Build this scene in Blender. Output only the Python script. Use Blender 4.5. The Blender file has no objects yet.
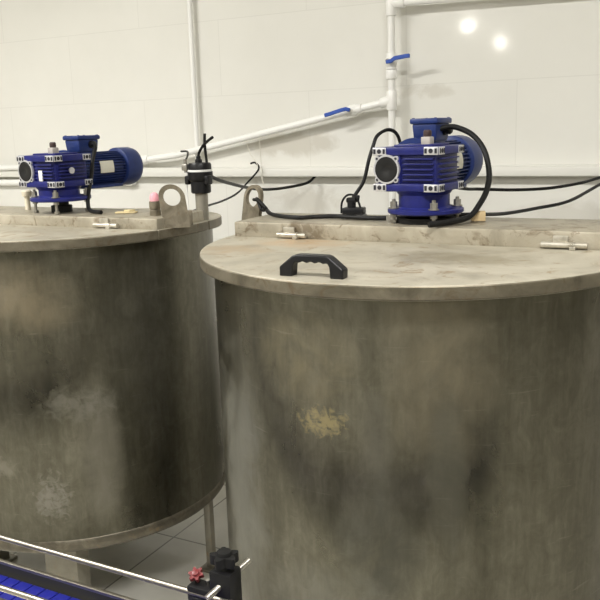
import bpy, bmesh, math, random
from mathutils import Vector, Matrix
PI = math.pi
C = bpy.context.scene.collection
random.seed(7)

# ------------------------------------------------------------------ camera
EYE = 1.6
PITCH, ROLL, YAW, FPX = 0.2085, -0.032, 0.489, 808.7
Fw = Vector((-math.sin(YAW)*math.cos(PITCH), math.cos(YAW)*math.cos(PITCH), -math.sin(PITCH)))
Rt = Vector((math.cos(YAW), math.sin(YAW), 0)); Up = Rt.cross(Fw)
c, s = math.cos(ROLL), math.sin(ROLL)
R2 = c*Rt + s*Up; U2 = -s*Rt + c*Up
cd = bpy.data.cameras.new('camera'); cam = bpy.data.objects.new('camera', cd); C.objects.link(cam)
m = Matrix((R2, U2, -Fw)).transposed().to_4x4(); m.translation = Vector((0, 0, EYE))
cam.matrix_world = m
cd.sensor_width = 36; cd.lens = 36*FPX/600; cd.clip_start = 0.02; cd.clip_end = 100
bpy.context.scene.camera = cam

# ------------------------------------------------------------------ materials
def mat(name, col, rough=0.5, metal=0.0, spec=None, emit=None, es=0):
    M = bpy.data.materials.new(name); M.use_nodes = True
    b = M.node_tree.nodes['Principled BSDF']
    b.inputs['Base Color'].default_value = (*col, 1); b.inputs['Roughness'].default_value = rough
    b.inputs['Metallic'].default_value = metal
    if spec is not None: b.inputs['Specular IOR Level'].default_value = spec
    if emit: b.inputs['Emission Color'].default_value = (*emit, 1); b.inputs['Emission Strength'].default_value = es
    return M
class NT:
    def __init__(s, M): s.t = M.node_tree; s.b = s.t.nodes['Principled BSDF']
    def n(s, typ, **kw):
        x = s.t.nodes.new(typ)
        for k, v in kw.items():
            if k in x.inputs.keys(): x.inputs[k].default_value = v
            else: setattr(x, k, v)
        return x
    def l(s, a, b): s.t.links.new(a, b)
    def coord(s, scale=(1, 1, 1), loc=(0, 0, 0), which='Object'):
        tc = s.n('ShaderNodeTexCoord'); mp = s.n('ShaderNodeMapping')
        mp.inputs['Scale'].default_value = scale; mp.inputs['Location'].default_value = loc
        s.l(tc.outputs[which], mp.inputs['Vector']); return mp.outputs['Vector']
    def noise(s, vec, scale, detail=4, rough=0.55, dist=0):
        x = s.n('ShaderNodeTexNoise'); x.inputs['Scale'].default_value = scale; x.inputs['Detail'].default_value = detail
        x.inputs['Roughness'].default_value = rough; x.inputs['Distortion'].default_value = dist
        s.l(vec, x.inputs['Vector']); return x.outputs['Fac']
    def ramp(s, fac, stops):
        x = s.n('ShaderNodeValToRGB'); e = x.color_ramp.elements
        while len(e) < len(stops): e.new(0.5)
        for i, (p, col) in enumerate(stops):
            e[i].position = p; e[i].color = (*col, 1) if not isinstance(col, float) else (col, col, col, 1)
        s.l(fac, x.inputs['Fac']); return x.outputs['Color']
    def mix(s, fac, a, b, mode='MIX'):
        x = s.n('ShaderNodeMix', data_type='RGBA', blend_type=mode)
        if isinstance(fac, (int, float)): x.inputs[0].default_value = fac
        else: s.l(fac, x.inputs[0])
        for i, v in ((6, a), (7, b)):
            if isinstance(v, tuple): x.inputs[i].default_value = (*v, 1)
            else: s.l(v, x.inputs[i])
        return x.outputs[2]
    def math(s, op, a, b=None, clamp=False):
        x = s.n('ShaderNodeMath', operation=op); x.use_clamp = clamp
        for i, v in ((0, a), (1, b)):
            if v is None: continue
            if isinstance(v, (int, float)): x.inputs[i].default_value = v
            else: s.l(v, x.inputs[i])
        return x.outputs[0]
    def patch(s, centre, size, nscale, lo=0.45, hi=0.6, vec=None):
        """mask of a stain or a painted reflection: an ellipsoid at centre (object space) broken up by noise"""
        co = s.coord()
        v = s.n('ShaderNodeVectorMath', operation='SUBTRACT'); s.l(co, v.inputs[0]); v.inputs[1].default_value = centre
        d = s.n('ShaderNodeVectorMath', operation='DIVIDE'); s.l(v.outputs[0], d.inputs[0]); d.inputs[1].default_value = size
        ln = s.n('ShaderNodeVectorMath', operation='LENGTH'); s.l(d.outputs[0], ln.inputs[0])
        fall = s.math('SUBTRACT', 1.0, ln.outputs['Value'], True)
        nz = s.noise(co, nscale, 6, 0.65, 0.6)
        sm = s.math('MULTIPLY', s.math('POWER', fall, 0.6), nz)
        x = s.n('ShaderNodeMapRange'); x.inputs['From Min'].default_value = lo*0.75; x.inputs['From Max'].default_value = hi*0.75
        s.l(sm, x.inputs['Value']); return x.outputs['Result']

def steel_body(name, patches, tint=(1, 1, 1)):
    M = mat(name, (.4, .37, .3), .35, .9); t = NT(M)
    st = t.noise(t.coord((5, 5, .55)), 1.6, 5, .6, .3)
    bl = t.noise(t.coord((1, 1, .8), (3, 1, 2)), 3.2, 6, .62, .5)
    fi = t.noise(t.coord((40, 40, 5)), 2.0, 4, .7)
    gr = t.noise(t.coord((1, 1, .7), (2, 7, 1)), 22, 6, .72, .8)
    tc = t.n('ShaderNodeTexCoord'); mp = t.n('ShaderNodeMapping'); mp.inputs['Rotation'].default_value = (.5, .55, .3); mp.inputs['Scale'].default_value = (9, 9, 110); t.l(tc.outputs['Object'], mp.inputs['Vector'])
    scr = t.ramp(t.noise(mp.outputs['Vector'], 1.1, 3, .6, .4), [(.66, 0.0), (.74, 1.0)])
    k = t.math('ADD', t.math('MULTIPLY', st, .5), t.math('MULTIPLY', bl, .5))
    k = t.math('ADD', k, t.math('MULTIPLY', t.math('SUBTRACT', fi, .5), .22))
    k = t.math('ADD', k, t.math('MULTIPLY', t.math('SUBTRACT', gr, .5), .42))
    col = t.ramp(k, [(.32, tuple(a*b for a, b in zip((.088, .084, .063), tint))), (.5, tuple(a*b for a, b in zip((.138, .130, .099), tint))), (.68, tuple(a*b for a, b in zip((.205, .194, .155), tint)))])
    col = t.mix(t.math('MULTIPLY', scr, .28), col, (.30, .285, .24))
    metal = .9
    ro = t.ramp(bl, [(.3, .24), (.7, .40)])
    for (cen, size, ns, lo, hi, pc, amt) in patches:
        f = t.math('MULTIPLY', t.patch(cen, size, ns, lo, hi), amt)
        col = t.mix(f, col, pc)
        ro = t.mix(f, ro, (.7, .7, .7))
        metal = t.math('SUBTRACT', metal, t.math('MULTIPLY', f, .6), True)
    t.l(col, t.b.inputs['Base Color']); t.l(ro, t.b.inputs['Roughness'])
    if not isinstance(metal, float): t.l(metal, t.b.inputs['Metallic'])
    bp = t.n('ShaderNodeBump'); bp.inputs['Strength'].default_value = .12; bp.inputs['Distance'].default_value = .004
    t.l(t.noise(t.coord((3, 3, 1.2)), 2.4, 3), bp.inputs['Height']); t.l(bp.outputs[0], t.b.inputs['Normal'])
    return M
def dusty_steel(name, a, b, cc, metal=.35, rough=.5, sc=4.0, rust=(.42, .25, .11), rlo=.60, stains=()):
    M = mat(name, b, rough, metal); t = NT(M)
    n1 = t.noise(t.coord((1, 1, 1)), sc, 7, .65, .6)
    n2 = t.noise(t.coord((1, 1, 1), (5, 2, 1)), sc*2.6, 6, .7, 1.2)
    col = t.ramp(n1, [(.3, a), (.5, b), (.7, cc)])
    f = t.ramp(n2, [(rlo, 0.0), (rlo+.12, .75)])
    col = t.mix(f, col, rust)
    for cen, size, ns, lo, hi, pc, amt in stains: col = t.mix(t.math('MULTIPLY', t.patch(cen, size, ns, lo, hi), amt), col, pc)
    t.l(col, t.b.inputs['Base Color'])
    t.l(t.ramp(n1, [(.3, rough-.1), (.7, rough+.12)]), t.b.inputs['Roughness'])
    return M

M_lid = dusty_steel('dusty_lid_steel', (.27, .245, .19), (.40, .37, .295), (.50, .47, .39), .3, .46, 5.0, (.25, .17, .085), .535)
M_lid_stained = dusty_steel('stained_lid_steel', (.27, .245, .19), (.42, .388, .31), (.52, .485, .40), .3, .46, 5.0, (.25, .17, .085), .55, [
    ((-.30, -.10, 1.295), (.22, .12, .2), 12, .28, .6, (.46, .31, .17), .75), ((-.43, -.25, 1.295), (.16, .12, .2), 14, .3, .6, (.40, .29, .17), .6),
    ((.18, -.22, 1.295), (.3, .14, .2), 14, .34, .6, (.26, .225, .15), .6)])
M_beam = dusty_steel('dusty_beam_steel', (.25, .225, .17), (.36, .325, .25), (.46, .42, .34), .35, .45, 7.0, (.14, .10, .055), .53, [((-.33, -.05, 1.31), (.12, .12, .1), 40, .3, .55, (.13, .10, .06), .8)])
M_lug = dusty_steel('weathered_lug_steel', (.15, .13, .092), (.235, .205, .15), (.33, .29, .22), .4, .5, 25.0, (.24, .15, .08), .6)
M_leg = dusty_steel('leg_steel', (.22, .205, .165), (.31, .29, .24), (.40, .375, .31), .5, .5, 6)
M_weld = dusty_steel('weld_band_steel', (.10, .092, .07), (.15, .135, .103), (.26, .23, .175), .7, .42, 14.0, (.26, .18, .10), .6)
M_rim = dusty_steel('dark_rim_steel', (.10, .088, .062), (.17, .15, .108), (.25, .222, .168), .5, .45, 9.0, (.12, .085, .045), .55)
M_steel = mat('bright_steel', (.50, .48, .44), .3, 1.0)
M_frame = mat('dull_dark_steel', (.07, .068, .06), .6, .3)
M_rod = mat('polished_rod_steel', (.36, .335, .29), .38, 1.0)
M_zinc = mat('zinc_plated', (.36, .345, .31), .4, .8)
M_hinge = dusty_steel('hinge_steel', (.34, .32, .26), (.48, .45, .38), (.58, .55, .48), .6, .35, 30, (.2, .13, .08), .6)
def paint(name, col, rough=.4):
    M = mat(name, col, rough, 0, .32); t = NT(M)
    n = t.noise(t.coord(), 30, 4, .6)
    t.l(t.ramp(n, [(.3, tuple(x*.8 for x in col)), (.7, tuple(x*1.15 for x in col))]), t.b.inputs['Base Color'])
    return M
M_blue = paint('ultramarine_enamel', (.014, .018, .132), .36)
M_blue2 = paint('motor_blue_enamel', (.016, .032, .135), .4)
M_silver = mat('bare_machined_aluminium', (.60, .60, .62), .35, .5)
M_hole = mat('dark_bolt_hole', (.012, .012, .02), .6)
M_black = mat('black_rubber', (.012, .012, .012), .5, 0, .25)
M_blackp = mat('black_plastic', (.011, .011, .012), .38, 0, .3)
M_cable = mat('black_cable_sheath', (.010, .010, .010), .45, 0, .22)
M_white = mat('white_plastic_pipe', (.90, .895, .865), .3)
M_duct = mat('white_duct_plastic', (.78, .77, .72), .35)
M_lever = mat('blue_lever_vinyl', (.03, .09, .42), .4)
M_plate = mat('nameplate_aluminium', (.72, .70, .60), .4, .3)
M_breather = mat('grey_breather_plastic', (.40, .37, .34), .5)
M_brown = mat('brown_breather_cap', (.05, .03, .028), .5)
M_pink = mat('pink_plastic_plug', (.80, .36, .42), .5)
M_red = mat('red_painted_knob', (.16, .018, .02), .4)
M_belt = mat('blue_conveyor_belt', (.012, .016, .22), .4)
M_wrap = mat('white_tape', (.8, .8, .78), .5)
M_paper = mat('yellowed_card', (.62, .52, .30), .8)
M_wood = mat('raw_wood', (.60, .46, .26), .7)
M_string = mat('white_string', (.75, .72, .64), .8)
M_greyp = mat('grey_socket_plastic', (.34, .34, .33), .5)
M_cream = mat('cream_plastic', (.72, .66, .52), .5)

def wall_material():
    M = mat('white_wall_panels', (.80, .78, .71), .07, 0, .5); t = NT(M)
    tc = t.n('ShaderNodeTexCoord'); sp = t.n('ShaderNodeSeparateXYZ'); t.l(tc.outputs['Object'], sp.inputs[0])
    cb = t.n('ShaderNodeCombineXYZ')
    t.l(t.math('ADD', sp.outputs['X'], 2.675+9.45), cb.inputs[0]); t.l(t.math('SUBTRACT', sp.outputs['Z'], .368), cb.inputs[1])
    br = t.n('ShaderNodeTexBrick'); br.offset = .5; br.squash = 1
    for k, v in (('Scale', 1.0), ('Mortar Size', .0022), ('Mortar Smooth', .3), ('Brick Width', .945), ('Row Height', .35)): br.inputs[k].default_value = v
    br.inputs['Color1'].default_value = (1, 1, 1, 1); br.inputs['Color2'].default_value = (.985, .985, .985, 1); br.inputs['Mortar'].default_value = (.92, .92, .915, 1)
    t.l(cb.outputs[0], br.inputs['Vector'])
    n = t.noise(t.coord(), 1.7, 5, .6)
    base = t.ramp(n, [(.3, (.785, .775, .725)), (.7, (.835, .825, .775))])
    col = t.mix(1.0, base, br.outputs['Color'], 'MULTIPLY')
    # dried splashes between the pipe and the duct, and faint smears by the tee
    for cen, size, ns, amt in (((-1.85, 3.4, 1.53), (.42, .2, .10), 7, .5), ((-1.18, 3.4, 1.74), (.22, .2, .05), 9, .35), ((-1.75, 3.4, 1.27), (.35, .2, .12), 8, .4), ((-.55, 3.4, 1.22), (.4, .2, .1), 6, .3)):
        f = t.math('MULTIPLY', t.patch(cen, size, ns, .35, .55), amt)
        col = t.mix(f, col, (.50, .46, .38))
    t.l(col, t.b.inputs['Base Color'])
    bp = t.n('ShaderNodeBump'); bp.inputs['Strength'].default_value = .25; bp.inputs['Distance'].default_value = .003
    t.l(br.outputs['Color'], bp.inputs['Height'])
    b2 = t.n('ShaderNodeBump'); b2.inputs['Strength'].default_value = .05; b2.inputs['Distance'].default_value = .01
    t.l(t.noise(t.coord(), 2.5, 2), b2.inputs['Height']); t.l(bp.outputs[0], b2.inputs['Normal']); t.l(b2.outputs[0], t.b.inputs['Normal'])
    return M
def floor_material():
    M = mat('grey_floor_tiles', (.4, .39, .35), .35); t = NT(M)
    tc = t.n('ShaderNodeTexCoord'); mp = t.n('ShaderNodeMapping'); mp.inputs['Location'].default_value = (1.89+10, -2.40+20, 0)
    t.l(tc.outputs['Object'], mp.inputs['Vector'])
    br = t.n('ShaderNodeTexBrick'); br.offset = 0
    for k, v in (('Scale', 1.0), ('Mortar Size', .004), ('Mortar Smooth', .2), ('Brick Width', .5), ('Row Height', .5)): br.inputs[k].default_value = v
    br.inputs['Color1'].default_value = (.74, .72, .65, 1); br.inputs['Color2'].default_value = (.70, .68, .61, 1); br.inputs['Mortar'].default_value = (.26, .25, .21, 1)
    t.l(mp.outputs[0], br.inputs['Vector'])
    n = t.noise(t.coord(), 4, 6, .6)
    t.l(t.mix(1.0, br.outputs['Color'], t.ramp(n, [(.3, .8), (.7, 1.0)]), 'MULTIPLY'), t.b.inputs['Base Color'])
    return M
M_wall = wall_material(); M_floor = floor_material()
M_ceil = mat('white_ceiling', (.72, .71, .67), .7)
M_roomwall = mat('beige_room_wall', (.42, .40, .34), .6)
M_door = mat('dark_door_paint', (.07, .06, .05), .5)

# ------------------------------------------------------------------ mesh helpers
def frame(d):
    d = Vector(d).normalized(); a = Vector((0, 0, 1)) if abs(d.z) < .9 else Vector((1, 0, 0))
    x = a.cross(d).normalized(); return x, d.cross(x)
class MB:
    def __init__(s): s.b = bmesh.new(); s.mi = 0
    def _f(s, vs):
        try: f = s.b.faces.new(vs)
        except ValueError: return None
        f.material_index = s.mi; return f
    def box(s, c, size, bev=0, rz=0, rot=None, seg=2, taper=None):
        t = bmesh.new(); bmesh.ops.create_cube(t, size=1)
        for v in t.verts:
            k = 1
            if taper and v.co.z < 0: k = taper
            v.co = Vector((v.co.x*size[0]*k, v.co.y*size[1]*k, v.co.z*size[2]))
        if bev: bmesh.ops.bevel(t, geom=list(t.edges), offset=bev, segments=seg, profile=.5, affect='EDGES')
        Mx = Matrix.Translation(c) @ (rot if rot else Matrix.Rotation(rz, 4, 'Z'))
        s._merge(t, Mx); return s
    def _merge(s, t, Mx=Matrix()):
        mp = {v: s.b.verts.new(Mx @ v.co) for v in t.verts}
        for f in t.faces: s._f([mp[v] for v in f.verts])
        t.free()
    def cyl(s, p0, p1, r0, r1=None, n=20, cap=True):
        return s.lathe([(r0, 0), (r1 if r1 is not None else r0, 1)], p0, p1, n, cap)
    def lathe(s, prof, p0, p1, n=24, cap=True, unit=False):
        p0, p1 = Vector(p0), Vector(p1); d = p1-p0; L = d.length; x, y = frame(d); dn = d.normalized()
        rings = []
        for r, h in prof:
            o = p0 + dn*(h if unit else h*L)
            rings.append([s.b.verts.new(o + x*(r*math.cos(2*PI*i/n)) + y*(r*math.sin(2*PI*i/n))) for i in range(n)])
        for a, b in zip(rings, rings[1:]):
            for i in range(n): s._f([a[i], a[(i+1) % n], b[(i+1) % n], b[i]])
        if cap: s._f(rings[0][::-1]); s._f(rings[-1])
        return s
    def tube(s, pts, r, n=10, smooth=True, sub=6):
        P = [Vector(p) for p in pts]
        if smooth and len(P) > 2:
            Q = []
            for i in range(len(P)-1):
                a = P[max(i-1, 0)]; b = P[i]; c_ = P[i+1]; d = P[min(i+2, len(P)-1)]
                for k in range(sub):
                    t = k/sub
                    Q.append(.5*((2*b)+(c_-a)*t+(2*a-5*b+4*c_-d)*t*t+(3*b-a-3*c_+d)*t**3))
            Q.append(P[-1]); P = Q
        rings = []; x = None
        for i, p in enumerate(P):
            d = (P[min(i+1, len(P)-1)]-P[max(i-1, 0)]).normalized()
            if x is None: x, _ = frame(d)
            x = (x-d*x.dot(d)).normalized(); y = d.cross(x)
            rings.append([s.b.verts.new(p+x*(r*math.cos(2*PI*k/n))+y*(r*math.sin(2*PI*k/n))) for k in range(n)])
        for a, b in zip(rings, rings[1:]):
            for i in range(n): s._f([a[i], a[(i+1) % n], b[(i+1) % n], b[i]])
        s._f(rings[0][::-1]); s._f(rings[-1]); return s
    def prism(s, poly, fn0, fn1):
        a = [s.b.verts.new(fn0(p)) for p in poly]; b = [s.b.verts.new(fn1(p)) for p in poly]; n = len(poly)
        for i in range(n): s._f([a[i], a[(i+1) % n], b[(i+1) % n], b[i]])
        s._f(a[::-1]); s._f(b); return s
    def out(s, name, m, parent=None, smooth=35, bevel=0):
        bmesh.ops.recalc_face_normals(s.b, faces=s.b.faces)
        me = bpy.data.meshes.new(name); s.b.to_mesh(me); s.b.free()
        for k in (m if isinstance(m, (list, tuple)) else [m]): me.materials.append(k)
        if smooth:
            me.polygons.foreach_set('use_smooth', [True]*len(me.polygons)); me.set_sharp_from_angle(angle=math.radians(smooth))
        o = bpy.data.objects.new(name, me); C.objects.link(o)
        if parent: o.parent = parent
        if bevel:
            bv = o.modifiers.new('bevel', 'BEVEL'); bv.width = bevel; bv.segments = 2; bv.limit_method = 'ANGLE'
        return o
def thing(name, label, cat, loc=(0, 0, 0), rz=0, group=None):
    o = bpy.data.objects.new(name, None); C.objects.link(o); o.location = loc; o.rotation_euler = (0, 0, rz)
    o.empty_display_size = .05
    o['label'] = label; o['category'] = cat
    if group: o['group'] = group
    return o
def tag(o, label, cat, group=None):
    o['label'] = label; o['category'] = cat
    if group: o['group'] = group
    return o
def struct(o): o['kind'] = 'structure'; return o

# ------------------------------------------------------------------ the room
WY = 3.4; ZC = 3.3
X0, X1, Y0 = -7.0, 4.5, -10.0
struct(MB().box(((X0+X1)/2, (Y0+WY)/2, -.05), (X1-X0+.4, WY-Y0+.4, .1)).out('floor', M_floor, None, 0))
struct(MB().box(((X0+X1)/2, (Y0+WY)/2, ZC+.05), (X1-X0+.4, WY-Y0+.4, .1)).out('ceiling', M_ceil, None, 0))
struct(MB().box(((X0+X1)/2, WY+.05, ZC/2), (X1-X0+.4, .1, ZC)).out('wall_back', M_wall, None, 0))
struct(MB().box((X0-.05, (Y0+WY)/2, ZC/2), (.1, WY-Y0, ZC)).out('wall_left', M_roomwall, None, 0))
struct(MB().box((X1+.05, (Y0+WY)/2, ZC/2), (.1, WY-Y0, ZC)).out('wall_right', M_roomwall, None, 0))
struct(MB().box(((X0+X1)/2, Y0-.05, ZC/2), (X1-X0+.4, .1, ZC)).out('wall_front', M_roomwall, None, 0))
# white plastic ledge running along the back wall at eye height
tr = MB().box(((X0+X1)/2, WY-.03, 1.402), (X1-X0, .06, .036), .003)
tr.box(((X0+X1)/2, WY-.0285, 1.423), (X1-X0, .057, .010), .002)
struct(tr.out('trim_1', M_duct))

# ------------------------------------------------------------------ tanks
def arc(cx, cy, R, a0, a1, n):
    return [(cx+R*math.cos(a0+(a1-a0)*i/n), cy+R*math.sin(a0+(a1-a0)*i/n)) for i in range(n+1)]
BF, BB = 2.02, 2.28          # front and back edge of the bridge across the tanks
def make_tank(name, label, cen, R, zl, front_tilt, bottom, ztop_beam, bx, body_mat, hinges, lid_mat=M_lid):
    cx, cy = cen
    t = thing(name, label, 'tank', (cx, cy, 0))
    def zlid(x, y):            # lid plane in local coordinates; both flaps hang down a little from the bridge
        if y+cy <= BF: return zl + front_tilt[0]*x + front_tilt[1]*(y+cy-BF)
        if y+cy >= BB: return zl - .03*(y+cy-BB)
        return zl + front_tilt[0]*x*max(0, (BB-(y+cy))/(BB-BF))
    rb = R-.035; n = 128
    b = MB(); nz = 12; rings = []
    for k in range(nz+1):
        ring = []
        for i in range(n):
            a = 2*PI*i/n; x, y = rb*math.cos(a), rb*math.sin(a)
            zt = zlid(x, y)-.006; zb = bottom[0]+bottom[1]*x+bottom[2]*y
            if k == 0: ring.append(b.b.verts.new((x*.975, y*.975, zb-.018)))
            else: ring.append(b.b.verts.new((x, y, zb+(zt-zb)*(k-1)/(nz-1))))
        rings.append(ring)
    for p, q in zip(rings, rings[1:]):
        for i in range(n): b._f([p[i], p[(i+1) % n], q[(i+1) % n], q[i]])
    tip = b.b.verts.new((0, 0, bottom[0]-.07))
    for i in range(n): b._f([tip, rings[0][(i+1) % n], rings[0][i]])
    b._f(rings[-1])
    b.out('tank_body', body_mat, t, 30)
    # rolled weld band round the foot of the body
    w = MB(); pts = []
    prof = [(rb+.0005, .030), (rb+.003, .027), (rb+.004, .012), (rb+.003, -.004), (rb-.004, -.013), (rb-.012, -.017)]
    rr = []
    for i in range(n):
        a = 2*PI*i/n; zb = bottom[0]+bottom[1]*rb*math.cos(a)+bottom[2]*rb*math.sin(a)
        rr.append([w.b.verts.new((r*math.cos(a), r*math.sin(a), zb+h)) for r, h in prof])
    for i in range(n):
        for k in range(len(prof)-1): w._f([rr[i][k], rr[(i+1) % n][k], rr[(i+1) % n][k+1], rr[i][k+1]])
    w.out('weld_band', M_weld, t, 50)
    # flaps
    def flap(nm, y_edge, front):
        d = y_edge-cy; a = math.asin(d/R); T = .032; f = MB()
        lo, hi = lambda p: (p[0], p[1], zlid(*p)-T), lambda p: (p[0], p[1], zlid(*p))
        if front:                                       # the flap and the strip that runs on under the bridge
            a2 = math.asin((BB-cy)/R)
            f.prism(arc(0, 0, R, -PI-a, a, 90), lo, hi)
            f.prism(arc(0, 0, R, a, a2, 12)+arc(0, 0, R, PI-a2, PI-a, 12), lo, hi)
        else: f.prism(arc(0, 0, R, a, PI-a, 90), lo, hi)
        o = f.out(nm, [lid_mat, M_rim], t, 40, .004)
        for q in o.data.polygons:
            if abs(q.normal.z) < .5: q.material_index = 1  # upright lid faces take the darker rim steel
        return o
    lid = flap('front_lid', BF, True); flap('rear_lid', BB+.002, False)
    # bridge with its sides dropped on to the body
    bm_ = MB(); x0, x1 = bx[0]-cx, bx[1]-cx; yb0, yb1 = BF-cy, BB-cy
    zmin = zl-.030
    bm_.box(((x0+x1)/2, (yb0+yb1)/2, (zmin+ztop_beam)/2), (x1-x0, yb1-yb0, ztop_beam-zmin), .005)
    bm_.out('bridge_beam', M_beam, t)
    for xc, w_ in hinges:
        hg = MB(); zh = zlid(xc-cx, BF-cy)+.010; y = BF-cy-.011
        hg.cyl((xc-cx-w_/2, y, zh), (xc-cx+w_/2, y, zh), .0075, n=14)
        hg.box((xc-cx-.01, y+.006, zh+.013), (.035, .006, .018), .001)
        hg.cyl((xc-cx+w_*.18, y, zh), (xc-cx+w_*.22, y, zh), .0095, n=14)
        hg.box((xc-cx+w_*.2, y-.008, zh-.006), (.014, .018, .008), .001)
        hg.out('hinge', M_hinge, t)
    return t, lid, zlid
def add_leg(t, x, y, w, ztop, d=None):
    d = d or w
    l = MB().box((x, y, ztop/2+.004), (w, d, ztop-.008), .004); l.box((x, y, .006), (w+.04, d+.04, .012), .002)
    l.out('leg', M_leg, t)
def lug(t, p, z, phi, h, w=.095, thick=.012, lean=0.0, hole=.026):
    """eyelet plate: straight foot, round head, round hole"""
    g = MB(); dx, dy = math.cos(phi), math.sin(phi); r = w/2; zc = h-r
    outer = [(-r, 0)] + [(r*math.cos(a), zc+r*math.sin(a)) for a in [PI-PI*i/24 for i in range(25)]] + [(r, 0)]
    N = 48
    def ray_out(a):
        ca, sa = math.cos(a), math.sin(a)
        if sa >= 0: return (r*ca, zc+r*sa)
        k = min(r/abs(ca) if abs(ca) > 1e-6 else 9, zc/abs(sa)); return (k*ca, zc+k*sa)
    O = [ray_out(2*PI*i/N) for i in range(N)]; I = [(hole*math.cos(2*PI*i/N), zc+hole*math.sin(2*PI*i/N)) for i in range(N)]
    def P(q, o): 
        u, v = q; return (p[0]+dx*(u+lean*v)-dy*o, p[1]+dy*(u+lean*v)+dx*o, z+v)
    L = [[g.b.verts.new(P(q, o)) for q in S] for S, o in ((O, -thick/2), (I, -thick/2), (I, thick/2), (O, thick/2))]
    for a, b in ((0, 1), (1, 2), (2, 3), (3, 0)):
        for i in range(N): g._f([L[a][i], L[a][(i+1) % N], L[b][(i+1) % N], L[b][i]])
    return g.out('lifting_lug', M_lug, t, 40)

CR, CL = (-.722, 2.047), (-2.102, 2.179)
DEP = (.46, .40, .22)
mat_R = steel_body('stained_reflection_painted_steel_right', [  # stains and deposit, with warm and dark reflections painted among them
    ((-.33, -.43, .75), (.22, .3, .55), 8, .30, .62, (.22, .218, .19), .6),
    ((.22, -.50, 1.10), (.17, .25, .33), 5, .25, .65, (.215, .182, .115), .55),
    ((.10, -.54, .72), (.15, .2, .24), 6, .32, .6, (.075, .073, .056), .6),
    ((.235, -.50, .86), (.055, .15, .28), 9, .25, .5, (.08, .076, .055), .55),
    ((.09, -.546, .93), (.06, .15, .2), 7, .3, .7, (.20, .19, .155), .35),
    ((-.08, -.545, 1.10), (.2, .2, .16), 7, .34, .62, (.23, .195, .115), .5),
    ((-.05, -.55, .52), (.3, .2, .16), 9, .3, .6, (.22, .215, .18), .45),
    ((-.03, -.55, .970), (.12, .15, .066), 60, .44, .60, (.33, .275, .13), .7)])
mat_L = steel_body('stained_reflection_painted_steel_left', [  # stains and scratches, plus a warm and a dark painted reflection
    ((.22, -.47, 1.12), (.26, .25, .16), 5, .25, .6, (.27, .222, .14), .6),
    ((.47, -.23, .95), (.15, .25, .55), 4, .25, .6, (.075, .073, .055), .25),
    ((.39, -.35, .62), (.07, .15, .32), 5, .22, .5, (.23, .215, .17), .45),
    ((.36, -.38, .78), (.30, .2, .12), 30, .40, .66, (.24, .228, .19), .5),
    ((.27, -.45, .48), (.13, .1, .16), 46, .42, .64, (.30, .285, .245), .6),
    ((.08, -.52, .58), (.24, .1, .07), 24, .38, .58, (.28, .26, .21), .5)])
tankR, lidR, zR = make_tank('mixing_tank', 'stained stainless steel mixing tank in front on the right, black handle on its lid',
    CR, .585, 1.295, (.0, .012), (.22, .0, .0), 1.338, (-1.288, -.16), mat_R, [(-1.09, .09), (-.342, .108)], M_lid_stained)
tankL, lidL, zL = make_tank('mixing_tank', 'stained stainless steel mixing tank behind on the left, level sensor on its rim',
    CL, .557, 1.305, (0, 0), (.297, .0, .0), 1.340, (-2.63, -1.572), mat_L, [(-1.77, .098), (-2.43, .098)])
for dx, dy in ((-.33, -.30), (.33, -.30), (.33, .30), (-.33, .30)): add_leg(tankR, dx, dy, .07, .20)
add_leg(tankL, .16, -.31, .15, .26, .06); add_leg(tankL, -.33, -.25, .125, .26); add_leg(tankL, .488, .085, .028, .287); add_leg(tankL, -.25, .33, .125, .26)
# eyelets
lug(tankR, (-1.372-CR[0], 2.245-CR[1]), 1.270, math.radians(-18), .160, .082, .013, .22, .030)
lug(tankL, (-1.547-CL[0], 2.092-CL[1]), 1.304, math.radians(42), .138, .082, .012, -.12, .027)
pk = MB().box((-1.560-CL[0], 2.160-CL[1], 1.328), (.012, .042, .048), .003, rz=math.radians(-50))
pk.out('rim_bracket', M_lug, tankL)
# capped pipe stub on the left bridge
STX, STY = -1.645-CL[0], 2.110-CL[1]
st = MB().lathe([(.017, 0), (.0185, .002), (.0185, .016), (.0165, .018), (.0165, .022), (.0185, .024), (.0185, .045), (.0165, .047)], (STX, STY, 1.339), (STX, STY, 1.39), 24, unit=True)
sto = st.out('pipe_stub', M_lug, tankL)
pg = MB().lathe([(.015, 0), (.0155, .012), (.013, .022), (.008, .027), (.002, .029)], (STX, STY, 1.385), (STX, STY, 1.42), 20, unit=True)
pgo = pg.out('plug', M_pink, sto); pgo['label'] = 'pink plastic plug'
# handle on the right lid: a black bridge handle with a waved grip
hd = MB()
hx0, hx1, hy = -.852-CR[0], -.700-CR[0], 1.523-CR[1]
zb0 = zR(hx0, hy)-.001; zb1 = zR(hx1, hy)-.001; W = hx1-hx0
def hz(u): return zb0+(zb1-zb0)*u
prof_o = [(0, 0), (0, .021), (.21, .046), (.27, .049), (.73, .049), (.79, .046), (1, .021), (1, 0)]
prof_i = [(.80, 0), (.785, .025), (.755, .033), (.69, .031), (.63, .035), (.565, .031), (.5, .035), (.435, .031), (.37, .035), (.31, .031), (.245, .033), (.215, .025), (.20, 0)]
poly = prof_o+prof_i
hd.prism([(hx0+u*W, hz(u)+v) for u, v in poly], lambda p: (p[0], hy-.014, p[1]), lambda p: (p[0], hy+.014, p[1]))
hdo = hd.out('lid_handle', M_blackp, lidR, 40, .003); hdo['label'] = 'black plastic bridge handle'

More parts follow.
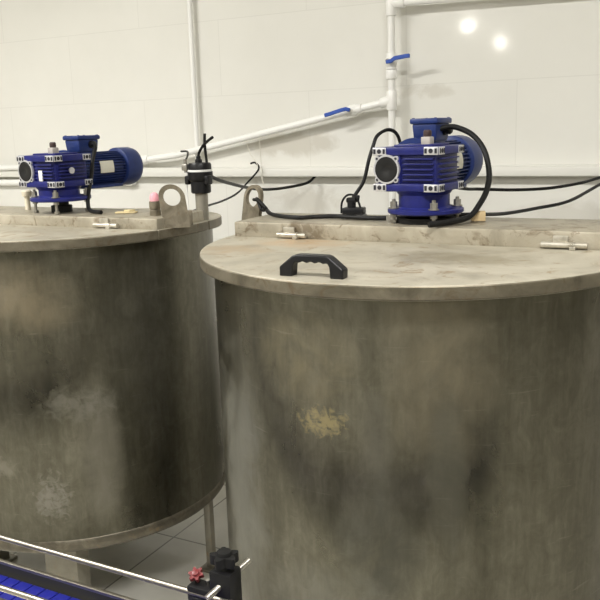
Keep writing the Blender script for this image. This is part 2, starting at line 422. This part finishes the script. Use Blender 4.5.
# ------------------------------------------------------------------ gear motors
def gear_motor(label, loc, rz, Z):
    t = thing('gear_motor', label, 'motor', loc, rz, 'blue gear motors on the tanks')
    hx0, hx1, hy0, hy1 = -.122, .073, -.075, .085
    hb, ht, za, zd = Z['hb'], Z['ht'], Z['axis'], Z['disc']
    cx, cy = (hx0+hx1)/2, (hy0+hy1)/2; ax = -.080
    lip = .022
    g = MB()
    g.box((cx, cy, (hb+ht)/2), (hx1-hx0-.022, hy1-hy0-.022, ht-hb-.01), .006)
    g.box((cx, cy, ht-lip/2), (hx1-hx0, hy1-hy0, lip), .004); g.box((cx, cy, hb+lip/2), (hx1-hx0, hy1-hy0, lip), .004)
    g.box((ax+.004, hy0+.012, zd), (.070, .016, ht-hb-2*lip+.01), .004)
    g.box((cx+.01, cy, ht+.002), (.12, .10, .008), .003)
    gb = g.out('gearbox', M_blue, t)
    r = MB()
    nr = 5
    for k in range(nr):
        z = hb+lip+.010+(ht-hb-2*lip-.020)*k/(nr-1)
        r.box((.012, hy0+.007, z), (.088, .012, .0045), .001)
        r.box((hx1-.007, cy, z), (.012, .112, .0045), .001)
    r.out('cooling_ribs', M_blue, t)
    # bare machined pads with bolt holes
    def pad(px, py, pz, nx, ny, w):
        p = MB(); tx, ty = -ny, nx
        p.mi = 0; p.box((px+nx*.001, py+ny*.001, pz), (w if tx else .003, w if ty else .003, .0205), .001)
        p.mi = 1
        p.cyl((px+nx*.001, py+ny*.001, pz), (px+nx*.0035, py+ny*.0035, pz), .0062, n=14)
        for sgn in (-1, 1):
            q = w*.36*sgn
            p.box((px+tx*q+nx*.0018, py+ty*q+ny*.0018, pz), (w*.17 if tx else .003, w*.17 if ty else .003, .013))
        p.out('mounting_pad', [M_silver, M_hole], t, 30)
    for pz in (hb+lip/2, ht-lip/2):
        pad(hx0+.021, hy0, pz, 0, -1, .040); pad(hx1-.021, hy0, pz, 0, -1, .040)
        pad(hx1, hy0+.018, pz, 1, 0, .034); pad(hx1, hy1-.018, pz, 1, 0, .034)
    # worm end cover: bright ring with four screw ears round a black cap
    e = MB(); y = hy0
    e.mi = 0
    e.lathe([(.032, 0), (.039, 0), (.040, .004), (.039, .009), (.0345, .009), (.032, .006)], (ax, y+.006, zd), (ax, y-.01, zd), 32, False, True)
    for a in (45, 135, 225, 315):
        ca, sa = math.cos(math.radians(a)), math.sin(math.radians(a))
        e.mi = 0; e.cyl((ax+.040*ca, y+.006, zd+.040*sa), (ax+.040*ca, y-.002, zd+.040*sa), .0075, n=14)
        e.mi = 1; e.cyl((ax+.040*ca, y-.001, zd+.040*sa), (ax+.040*ca, y-.003, zd+.040*sa), .0038, n=12)
    eo = e.out('end_cover', [M_silver, M_hole], t, 30)
    o = MB().lathe([(.034, 0), (.034, .007), (.032, .0085), (.012, .0085), (.010, .0075), (.002, .0075)], (ax, y+.004, zd), (ax, y-.02, zd), 32, True, True)
    oo = o.out('oil_seal', M_black, eo); oo['label'] = 'round black rubber cap'
    # motor
    rb, rf = Z['rb'], Z['rf']
    b = MB()
    b.lathe([(rf*.98, 0), (rf, .004), (rf, .016), (rf*.9, .022), (rb-.006, .03), (rb-.006, .25)], (ax, hy1-.004, za), (ax, hy1+.3, za), 40, True, True)
    nf = 36
    for k in range(nf):
        a = 2*PI*k/nf
        if abs(math.sin(a)-1) < .05: continue
        ca, sa = math.cos(a), math.sin(a)
        b.box((ax+(rb-.004)*ca, hy1+.142, za+(rb-.004)*sa), (.015, .215, .0028), 0, rot=Matrix.Rotation(-a, 4, 'Y'))
    b.out('motor_body', M_blue2, t, 30)
    fc = MB().lathe([(rf-.004, 0), (rf-.001, .002), (rf, .01), (rf, .062), (rf-.004, .078), (rf-.014, .088), (rf-.03, .093), (.004, .094)], (ax, hy1+.255, za), (ax, hy1+.36, za), 40, True, True)
    fco = fc.out('fan_cover', M_blue2, t, 40)
    gr = MB()
    for rr_ in (.012, .022, .032, .042):
        gr.lathe([(rr_, 0), (rr_+.005, 0), (rr_+.005, .002), (rr_, .002)], (ax, hy1+.3488, za), (ax, hy1+.36, za), 28, False, True)
    gr.out('air_grille', M_hole, fco)
    f = MB().box((ax+.02, hy1+.14, za-rb-.004), (.10, .16, .010), .002); f.box((ax, hy1+.14, za-rb+.006), (.06, .13, .018), .002)
    f.out('motor_foot', M_blue2, t)
    # terminal box
    jb, jt = Z['jb'], Z['jt']; jx, jy = ax+.014, hy1+.085
    j = MB().box((jx, jy, (jb+jt)/2-.008), (.080, .096, jt-jb-.012), .008, taper=.9)
    j.box((jx, jy, jb-.012), (.06, .07, .04), .004)
    jo = j.out('terminal_box', M_blue2, t)
    l = MB().box((jx, jy, jt-.0085), (.088, .104, .016), .005)
    for sx in (-1, 1):
        for sy in (-1, 1): l.cyl((jx+sx*.035, jy+sy*.043, jt-.002), (jx+sx*.035, jy+sy*.043, jt+.001), .004, n=10)
    l.out('box_lid', M_blue2, jo)
    gl = MB().lathe([(.014, 0), (.014, .008), (.011, .009), (.012, .02), (.007, .026)], (jx+.036, jy+.01, (jb+jt)/2-.004), (jx+.1, jy+.01, (jb+jt)/2-.004), 12, True, True)
    gl.out('cable_gland', M_blackp, jo)
    # breather on the gearbox
    br = MB().box((.02, -.03, ht+.013), (.027, .027, .024), .003); bo = br.out('breather', M_breather, t)
    bc = MB().lathe([(.010, 0), (.011, .003), (.011, .014), (.008, .018)], (.02, -.03, ht+.025), (.02, -.03, ht+.05), 16, True, True); bco = bc.out('breather_cap', M_brown, bo)
    # neck, flange, bolts, coupling
    z0 = Z['fl']
    nk = MB().lathe([(.078, 0), (.070, .006), (.070, hb-z0-.022), (.078, hb-z0-.012)], (cx+.02, 0, z0+.012), (cx+.02, 0, hb), 36, True, True); nk.out('neck', M_blue, t)
    fl = MB().lathe([(.100, 0), (.104, .003), (.104, .011), (.100, .014)], (0, 0, z0), (0, 0, z0+.015), 40, True, True); flo = fl.out('flange', M_blue, t)
    for k in range(4):
        a = math.radians(40+90*k); px, py = .089*math.cos(a), .089*math.sin(a)
        q = MB(); q.cyl((px, py, 0), (px, py, z0+.04), .005, n=10)
        for zz, h in ((.0015, .008), (z0-.009, .009), (z0+.0155, .010), (z0+.026, .007)): q.cyl((px, py, zz), (px, py, zz+h), .010, n=6)
        q.cyl((px, py, z0+.0148), (px, py, z0+.017), .015, n=14)
        q.out('bolt', M_zinc, t)
    cp = MB().lathe([(Z['seal'], 0), (Z['seal'], z0*.55), (Z['seal']*.7, z0*.6), (Z['seal']*.7, z0+.003)], (0, 0, .001), (0, 0, z0+.01), 28, True, True); cp.out('shaft_seal', M_black, t)
    # nameplate curved on the barrel
    npl = MB(); N = 6; w0, w1 = hy1+.120, hy1+.185; ra = rb+.0045
    R1 = [[npl.b.verts.new((ax+(ra+o_)*math.cos(a), yy, za+(ra+o_)*math.sin(a))) for a in [math.radians(-14+38*i/N) for i in range(N+1)]] for yy, o_ in ((w0, 0), (w1, 0), (w1, .002), (w0, .002))]
    for a in range(4):
        for i in range(N): npl._f([R1[a][i], R1[a][i+1], R1[(a+1) % 4][i+1], R1[(a+1) % 4][i]])
    for i in (0, N): npl._f([R1[k][i] for k in range(4)])
    nplo = npl.out('nameplate', M_plate, t)
    lines = MB()
    for k in range(4):
        a = math.radians(-8+9*k); lines.box((ax+(ra+.0022)*math.cos(a), (w0+w1)/2-.004*(k % 2), za+(ra+.0022)*math.sin(a)), (.0008, .044-.008*(k % 2), .0012), rot=Matrix.Translation((0, 0, 0)))
    return t, (hx0, hx1, hy0, hy1)
ZR = dict(seal=.080, fl=.026, hb=.087, ht=.206, disc=.147, axis=.148, rb=.066, rf=.079, jb=.216, jt=.281)
ZL = dict(seal=.036, fl=.042, hb=.090, ht=.199, disc=.145, axis=.139, rb=.061, rf=.073, jb=.203, jt=.262)
motR, hR = gear_motor('blue gear motor facing the camera on the right tank, black cable arching off its back', (-.735, 2.135, 1.338), math.radians(-7), ZR)
motL, hL = gear_motor('blue gear motor seen side on upon the left tank', (-2.069, 2.13, 1.340), math.radians(-7), ZL)
# what is stuck on each of them
MB().box((-.004, hL[2]+.002, .130), (.018, .004, .036), .0008).out('sticker', M_wrap, motL)['label'] = 'small white sticker'
MB().cyl((hL[1]-.002, -.003, .145), (hL[1]+.003, -.003, .145), .011, n=20).out('badge', M_silver, motL)['label'] = 'round silver badge'
MB().box((hR[1]+.0005, .05, .165), (.003, .012, .012), .0005, rot=Matrix.Rotation(PI/4, 4, 'X')).out('badge', M_silver, motR)['label'] = 'diamond shaped silver badge'

# ------------------------------------------------------------------ level sensor on the left tank
SX, SY = -1.592, 2.30
sz = zL(SX-CL[0], SY-CL[1])
t = thing('level_sensor', 'black level sensor on a short steel pipe at the rim of the left tank', 'sensor', (SX, SY, sz))
MB().cyl((0, 0, 0), (0, 0, 1.40-sz), .0215, n=28).out('stand_pipe', M_leg, t)
s0 = 1.396-sz
b = MB().lathe([(.030, 0), (.034, .004), (.034, .040), (.041, .046), (.0425, .05), (.0425, .072)], (0, 0, s0), (0, 0, s0+.1), 32, True, True); b.box((.04, -.012, s0+.045), (.016, .03, .03), .004); b.box((-.04, -.012, s0+.045), (.016, .03, .03), .004)
b.out('sensor_body', M_blackp, t)
b = MB().lathe([(.038, 0), (.041, .001), (.041, .007), (.038, .008)], (0, 0, s0+.072), (0, 0, s0+.09), 32, True, True); b.out('retaining_band', M_wrap, t)['label'] = 'white band'
b = MB().lathe([(.039, 0), (.039, .016), (.036, .022), (.012, .024)], (0, 0, s0+.08), (0, 0, s0+.12), 32, True, True); b.out('sensor_cap', M_blackp, t)
b = MB().lathe([(.012, 0), (.012, .012), (.008, .016), (.008, .024)], (-.004, 0, s0+.10), (-.004, 0, s0+.15), 14, True, True); b.out('cable_gland', M_blackp, t)
b = MB().box((-.052, -.01, s0+.088), (.022, .02, .022), .003); b.cyl((-.052, -.01, s0+.07), (-.052, -.01, s0+.115), .006, n=12); b.out('hose_fitting', M_zinc, t)
zt = s0+sz
def cable(name, pts, r, label, m=M_cable, cat='cable', n=8):
    o = MB().tube(pts, r, n).out(name, m, None, 60); return tag(o, label, cat)
MB().tube([(-.004, 0, s0+.115), (.0, 0, s0+.135), (.022, -.01, s0+.156), (.048, -.02, s0+.172), (.078, -.03, s0+.186)], .0048, 8).out('cable_tail', M_cable, t)
MB().tube([(.030, 0, s0+.09), (.028, .0, s0+.12), (.028, -.005, s0+.16), (.034, -.01, s0+.198)], .0048, 8).out('cable_tail', M_cable, t)
MB().tube([(-.052, -.01, s0+.11), (-.07, .03, s0+.124), (-.105, .08, s0+.138), (-.16, .12, s0+.138)], .0035, 8).out('hose_tail', M_cable, t)
MB().tube([(-.047, -.012, s0+.07), (-.05, -.012, s0+.0), (-.046, -.014, -.001)], .0024, 6).out('drain_tube', M_wrap, t)['label'] = 'thin white tube'

# ------------------------------------------------------------------ cables
cable('sensor_cable', [(-1.556, 2.31, 1.452), (-1.60, 2.45, 1.425), (-1.766, 2.9, 1.366), (-1.786, 3.1, 1.344), (-1.752, 3.25, 1.345), (-1.711, 3.33, 1.358), (-1.694, 3.375, 1.386)], .0065, 'thick black cable sagging from the level sensor to the wall ledge')
cable('hooked_cable', [(-2.022, 3.345, 1.446), (-1.992, 3.338, 1.449), (-1.962, 3.315, 1.42), (-2.010, 3.28, 1.356), (-1.955, 3.1, 1.324), (-1.903, 2.9, 1.310), (-1.771, 2.6, 1.322), (-1.687, 2.35, 1.322), (-1.704, 2.29, 1.318)], .0045, 'thin black cable hooked over the white wall ledge behind the sensor')
cable('tied_cable', [(-1.318, 2.205, 1.388), (-1.300, 2.195, 1.380), (-1.275, 2.185, 1.362), (-1.215, 2.125, 1.349), (-1.107, 2.082, 1.347), (-1.065, 2.11, 1.347), (-1.008, 2.135, 1.347), (-.93, 2.120, 1.347), (-.87, 2.11, 1.347), (-.845, 2.118, 1.347)], .0065, 'black cable tied to the right lug and lying along the bridge')
cable('tied_bundle', [(-1.325, 2.200, 1.386), (-1.290, 2.175, 1.384), (-1.262, 2.165, 1.362), (-1.288, 2.185, 1.356), (-1.310, 2.200, 1.382)], .005, 'loop of black cable knotted through the eye of the right lug')
cable('motor_cable', [(-.758, 2.29, 1.585), (-.722, 2.30, 1.592), (-.693, 2.30, 1.588), (-.649, 2.29, 1.567), (-.611, 2.27, 1.526), (-.588, 2.24, 1.467), (-.583, 2.2, 1.421), (-.59, 2.15, 1.385), (-.606, 2.11, 1.357), (-.64, 2.045, 1.349), (-.68, 2.00, 1.347)], .008, 'thick black cable arching off the back of the right motor')
cable('looped_cable', [(-.90, 2.38, 1.545), (-.905, 2.37, 1.570), (-.916, 2.36, 1.585), (-.931, 2.34, 1.588), (-.944, 2.3, 1.572), (-.949, 2.28, 1.543), (-.955, 2.26, 1.503), (-.967, 2.25, 1.444), (-.984, 2.24, 1.412), (-.993, 2.225, 1.393)], .0055, 'black cable looping behind the right motor down to the socket')
cable('wall_cable', [(-.80, 2.5, 1.41), (-.763, 2.62, 1.39), (-.739, 2.7, 1.383), (-.645, 2.8, 1.373), (-.548, 2.9, 1.372), (-.464, 3.0, 1.382), (-.412, 3.1, 1.395), (-.289, 3.2, 1.43), (-.1, 3.38, 1.47)], .0055, 'upper of the two black cables running right to the wall')
cable('wall_cable', [(-.70, 2.20, 1.349), (-.643, 2.25, 1.348), (-.611, 2.5, 1.324), (-.546, 2.7, 1.323), (-.474, 2.85, 1.333), (-.411, 3.1, 1.37), (-.328, 3.25, 1.413), (-.2, 3.38, 1.46)], .0058, 'lower of the two black cables running right to the wall')
cable('motor_cable', [(-2.052, 2.305, 1.572), (-2.032, 2.285, 1.556), (-2.018, 2.25, 1.51), (-1.998, 2.215, 1.46), (-1.985, 2.185, 1.42), (-1.968, 2.155, 1.385), (-1.945, 2.13, 1.355), (-1.91, 2.11, 1.347), (-1.86, 2.095, 1.347)], .0068, 'short black cable hanging from the terminal box of the left motor')
# socket block on the right bridge
t = thing('extension_socket', 'small black extension socket with a plug on the right bridge', 'socket', (-.985, 2.205, 1.338), math.radians(8))
MB().box((0, 0, .004), (.074, .046, .008), .002).out('base', M_greyp, t)
MB().box((.003, 0, .0185), (.064, .042, .021), .004).out('socket_body', M_blackp, t)
p = MB().cyl((-.004, 0, .028), (-.004, 0, .044), .013, n=16); p.box((-.004, 0, .050), (.03, .022, .016), .005); p.cyl((.012, .002, .046), (.012, .010, .062), .007, n=12)
p.out('plug', M_black, t)
MB().tube([(-.035, -.004, .012), (-.03, -.012, .045), (-.012, -.014, .066), (.012, -.012, .062), (.026, -.012, .03), (.032, -.02, .008)], .0032, 8).out('plug_lead', M_cable, t)
# odds and ends on the bridges
o = MB().box((-.596, 2.165, 1.3535), (.038, .03, .026), .002, rz=.3).out('wooden_block', M_wood); tag(o, 'small raw wood block beside the right motor', 'block')
o = MB(); o.box((-1.79, 2.14, 1.3435), (.07, .03, .005), .001, rz=.35); o.box((-1.78, 2.145, 1.349), (.03, .025, .006), .001, rz=-.2)
tag(o.out('card_scrap', M_paper), 'yellowed scrap of card lying on the left bridge', 'scrap')
o = MB().cyl((-2.268, 2.165, 1.341), (-2.268, 2.165, 1.39), .010, n=14); o.lathe([(.016, 0), (.018, .004), (.018, .018), (.014, .022)], (-2.268, 2.165, 1.39), (-2.268, 2.165, 1.43), 16, True, True)
tag(o.out('pipe_fitting', M_cream), 'cream plastic fitting standing at the left end of the left motor', 'fitting')

# ------------------------------------------------------------------ pipes on the wall
PY = 3.335
t = thing('water_pipe', 'white branched water pipe with two blue valves on the wall', 'pipe', (-1.3, PY, 0))
def loc(p): return (p[0]+1.3, p[1]-PY, p[2])
rp = .0155
def seg(pts, name='pipe_run', r=rp, smooth=True): return MB().tube([loc(p) for p in pts], r, 18, smooth, 8).out(name, M_white, t, 60)
def sleeve(a, b, r, name='coupling'):
    a, b = Vector(loc(a)), Vector(loc(b)); L = (b-a).length
    return MB().lathe([(rp, 0), (r, .0), (r+.001, .002), (r+.001, L-.002), (r, L), (rp, L)], a, b, 22, True, True).out(name, M_white, t, 40)
seg([(-1.3, PY, .02), (-1.3, PY, 2.10)], 'riser', smooth=False)
# branch sloping down to the left
A = Vector((-1.3, PY, 1.706)); Bp = Vector((-2.358, PY, 1.507))
seg([A, Bp, (-2.47, PY, 1.489), (-2.56, PY, 1.479), (-2.66, PY, 1.470), (-2.95, PY, 1.455), (-3.7, PY, 1.435), (-6.9, PY, 1.40)], 'branch')
d = (Bp-A).normalized()
sleeve((-1.3, PY, 1.667), (-1.3, PY, 1.745), .021, 'tee'); sleeve(A, A+d*.05, .021, 'tee_outlet'); sleeve(A+d*.14, A+d*.19, .0195)
sleeve((-2.62, PY, 1.4735), (-2.69, PY, 1.468), .0195)
# top run to the right
seg([(-1.3, PY, 2.10), (-1.2, PY, 2.0985), (4.4, PY, 2.0)], 'top_run', smooth=False); sleeve((-1.3, PY, 2.05), (-1.3, PY, 2.125), .021, 'elbow'); sleeve((-1.3, PY, 2.10), (-1.24, PY, 2.099), .021, 'elbow_outlet')
seg([(-1.3, PY, 2.12), (-1.3, PY, 3.29)], 'riser', smooth=False)
def valve(c, d, lever, nrm=(0, -1, 0)):
    c = Vector(c); d = Vector(d).normalized()
    a, b = Vector(loc(c-d*.035)), Vector(loc(c+d*.035))
    v = MB().lathe([(.018, 0), (.021, .002), (.021, .018), (.025, .024), (.025, .046), (.021, .052), (.021, .068), (.018, .07)], a, b, 22, True, True)
    cc = Vector(loc(c)); v.cyl(cc, cc+Vector(nrm)*.04, .010, n=14)
    vo = v.out('valve', M_white, t, 40); vo['label'] = 'white ball valve'
    st_ = MB().cyl(cc+Vector(nrm)*.038, cc+Vector(nrm)*.050, .008, n=12); st_.out('stem_nut', M_zinc, vo)
    l = [cc+Vector(q) for q in lever]
    lv = MB(); L = Vector(lever[-1])-Vector(lever[0])
    up = Vector((0, -1, 0)); P = [Vector(q)+cc for q in lever]
    # flat bar of the lever, dipped in blue vinyl
    prev = None; x = None; ring = []
    for i, p in enumerate(P):
        dd = (P[min(i+1, len(P)-1)]-P[max(i-1, 0)]).normalized(); side = dd.cross(up).normalized(); th = up*.0045
        w = .0085 if i else .0075
        ring.append([lv.b.verts.new(p+side*w+th), lv.b.verts.new(p-side*w+th), lv.b.verts.new(p-side*w-th), lv.b.verts.new(p+side*w-th)])
    for q, r_ in zip(ring, ring[1:]):
        for i in range(4): lv._f([q[i], q[(i+1) % 4], r_[(i+1) % 4], r_[i]])
    lv._f(ring[0]); lv._f(ring[-1])
    lo = lv.out('lever', M_lever, vo, 30, .003); lo['label'] = 'blue lever'
valve((-1.3, PY, 1.868), (0, 0, 1), [(-.006, -.048, -.006), (.018, -.052, -.004), (.035, -.056, .006), (.085, -.056, .012), (.103, -.056, .012)])
sleeve((-1.3, PY, 1.795), (-1.3, PY, 1.832), .0235, 'union'); sleeve((-1.3, PY, 1.835), (-1.3, PY, 1.842), .021, 'union')
valve(A+d*.185, d, [(.008, -.048, .001), (-.010, -.052, .006), (-.03, -.056, .002), (-.085, -.056, -.012), (-.112, -.056, -.018)])
# pipe clips
for z in (.6, 1.25, 2.5):
    MB().box((0, .036, z), (.03, .058, .02), .003).out('pipe_clip', M_white, t)
for x in (-3.4, -5.0, -6.5):
    zz = 1.455-.02*(abs(x)-2.95)/.75 if x > -3.7 else 1.435-.035*(abs(x)-3.7)/3.2
    MB().box((x+1.3, .036, zz), (.02, .058, .03), .003).out('pipe_clip', M_white, t)
for x in (.5, 2.5, 4.0): MB().box((x+1.3, .036, 2.10-.0175*(x+1.3)), (.02, .058, .03), .003).out('pipe_clip', M_white, t)
t = thing('riser_pipe', 'straight white pipe climbing the wall behind the left tank', 'pipe', (-2.338, 3.365, 0))
MB().tube([(0, 0, .02), (0, 0, 1.5), (.002, 0, 2.2), (.004, 0, 3.29)], .0125, 16, True, 4).out('pipe_run', M_white, t, 60)
for z in (.6, 2.235): MB().box((.002, .018, z), (.034, .032, .02), .003).out('pipe_clip', M_greyp, t)
t = thing('drain_pipe', 'lower white pipe running along the wall behind the left motor', 'pipe', (-4.5, 3.37, 1.345))
MB().tube([(-2.45, 0, -.01), (0, 0, 0), (1.75, 0, .012)], .018, 16, False).out('pipe_run', M_white, t, 60)
MB().lathe([(.018, 0), (.022, .001), (.022, .03), (.018, .032)], (1.70, 0, .012), (1.76, 0, .012), 18, True, True).out('end_cap', M_white, t, 40)
o = MB().tube([(-2.022, 3.318, 1.535), (-2.004, 3.32, 1.486), (-1.974, 3.322, 1.445), (-1.94, 3.325, 1.336)], .0016, 5).out('hanging_string', M_string); tag(o, 'longer of two pale strings hanging from the sloping pipe', 'string')
o = MB().tube([(-1.952, 3.318, 1.555), (-1.951, 3.32, 1.462), (-1.946, 3.322, 1.37)], .0014, 5).out('hanging_string', M_string); tag(o, 'shorter of two pale strings hanging from the sloping pipe', 'string')

# ------------------------------------------------------------------ conveyor
t = thing('conveyor', 'narrow conveyor with blue belt and steel guide rails', 'conveyor', (-1.6, 1.1, 0))
def cl(p): return (p[0]+1.6, p[1]-1.1, p[2])
XA, XB = -3.6, .35
MB().tube([cl((XA, 1.193, .692)), cl((XB, 1.193, .692))], .0062, 14, False).out('guide_rail', M_rod, t, 60)
MB().tube([cl((XA, 1.032, .698)), cl((XB, 1.032, .698))], .0062, 14, False).out('guide_rail', M_rod, t, 60)
fr = MB()
for y in (1.178, 1.02): fr.box(cl(((XA+XB)/2, y, .590)), (XB-XA, .004, .11), .001)
fr.box(cl(((XA+XB)/2, 1.099, .545)), (XB-XA, .155, .004))
fr.out('side_frame', M_frame, t)
w = MB()
w.box(cl(((XA+XB)/2, 1.176, .643)), (XB-XA, .010, .008), .002); w.box(cl(((XA+XB)/2, 1.032, .652)), (XB-XA, .042, .010), .002)
w.out('wear_strip', M_rod, t)
bl = MB(); n = 104; wl = (XB-XA)/n
bl.box(cl(((XA+XB)/2, 1.110, .606)), (XB-XA, .112, .012), .002)
for k in range(n): bl.box(cl((XA+(k+.5)*wl, 1.110, .614)), (wl-.003, .111, .006), .0015)
bl.out('belt', M_belt, t)
for x in (-3.2, -1.9, .1):
    for y in (1.03, 1.168):
        MB().cyl(cl((x, y, .002)), cl((x, y, .55)), .016, n=14).out('leg', M_steel, t)
def star(mb, c_, ax, r, h, lobes=5):
    x, y = frame(ax); c_ = Vector(c_); ax = Vector(ax).normalized(); N = lobes*12
    P = [(r*(.80+.20*math.cos(lobes*2*PI*i/N))*math.cos(2*PI*i/N), r*(.80+.20*math.cos(lobes*2*PI*i/N))*math.sin(2*PI*i/N)) for i in range(N)]
    mb.prism(P, lambda p: c_+x*p[0]+y*p[1], lambda p: c_+x*p[0]+y*p[1]+ax*h)
# black rail bracket with its star knob
q = MB().box(cl((-.835, 1.215, .690)), (.050, .045, .118), .005); q.box(cl((-.835, 1.197, .62)), (.040, .020, .07), .003)
qo = q.out('rail_bracket', M_blackp, t)
k = MB().cyl(cl((-.835, 1.215, .747)), cl((-.835, 1.215, .762)), .014, n=18); star(k, cl((-.835, 1.215, .760)), (0, 0, 1), .030, .020); k.lathe([(.016, 0), (.014, .008), (.004, .010)], cl((-.835, 1.215, .779)), cl((-.835, 1.215, .80)), 18, True, True)
k.out('star_knob', M_black, qo)
MB().cyl(cl((-.847, 1.165, .709)), cl((-.812, 1.27, .744)), .0065, n=14).out('cross_pin', M_steel, qo)
q = MB().box(cl((-.885, 1.205, .690)), (.055, .035, .034), .004); q.box(cl((-.885, 1.193, .64)), (.03, .016, .09), .003)
qo = q.out('rail_clamp', M_blackp, t)
k = MB().cyl(cl((-.900, 1.21, .700)), cl((-.900, 1.21, .719)), .006, n=12); k.out('clamp_stem', M_black, qo)
k = MB(); star(k, cl((-.902, 1.21, .719)), (.1, -.45, .9), .0165, .009, 6); k.lathe([(.007, 0), (.007, .004), (.003, .005)], cl((-.9012, 1.2065, .727)), cl((-.900, 1.20, .739)), 14, True, True)
ko = k.out('hand_wheel', M_red, qo); ko['label'] = 'small red hand wheel'
MB().cyl(cl((-.872, 1.212, .703)), cl((-.872, 1.206, .720)), .004, n=10).out('clamp_screw', M_steel, qo)

# ------------------------------------------------------------------ lamps of the room
M_lamp = mat('lamp_diffuser', (.9, .9, .88), .5, 0, None, (1.0, .95, .85), 14)
M_bulb = mat('lamp_globe', (.9, .9, .88), .5, 0, None, (1.0, .96, .88), 160)
def area(nm, p, size, power, col=(1.0, .985, .952), rot=(0, 0, 0)):
    L = bpy.data.lights.new(nm, 'AREA'); L.shape = 'RECTANGLE'; L.size, L.size_y = size; L.energy = power; L.color = col
    o = bpy.data.objects.new(nm, L); C.objects.link(o); o.location = p; o.rotation_euler = rot; return o
panels = [(-3.0, .6, 105), (.2, .5, 74), (-3.0, -3.2, 70), (.8, -3.2, 70), (-5.6, -1.0, 40)]
names = ['nearest the left tank', 'nearest the right tank', 'over the middle of the hall', 'over the right side of the hall', 'by the left wall']
for (x, y, pw), nm in zip(panels, names):
    t = thing('ceiling_lamp', 'white strip ceiling lamp ' + nm, 'lamp', (x, y, ZC), 0, 'strip lamps on the ceiling')
    MB().box((0, 0, -.03), (1.24, .18, .06), .006).out('housing', M_ceil, t)
    MB().box((0, 0, -.066), (1.18, .13, .016), .005).out('diffuser', M_lamp, t)
    area('lamp_light', (x, y, ZC-.09), (1.18, .13), pw)
for (x, y, z), nm in (((-3.6, -5.6, 3.03), 'nearer globe lamp hanging behind the camera'), ((-3.9, -8.7, 3.04), 'farther globe lamp hanging behind the camera')):
    t = thing('globe_lamp', nm, 'lamp', (x, y, ZC))
    MB().cyl((0, 0, 0), (0, 0, z-ZC+.03), .02, n=12).out('stem', M_ceil, t)
    MB().lathe([(.01, -.045), (.028, -.038), (.042, -.02), (.047, 0), (.042, .02), (.028, .038), (.015, .045)], (0, 0, z-ZC), (0, 0, z-ZC+.1), 20, True, True).out('globe', M_bulb, t)

# ------------------------------------------------------------------ world and view
wd = bpy.data.worlds.new('world'); bpy.context.scene.world = wd; wd.use_nodes = True
wd.node_tree.nodes['Background'].inputs[0].default_value = (.9, .87, .8, 1); wd.node_tree.nodes['Background'].inputs[1].default_value = .05
vs = bpy.context.scene.view_settings
vs.view_transform = 'Standard'; vs.look = 'None'; vs.gamma = 1; vs.use_curve_mapping = False; vs.exposure = 0.05
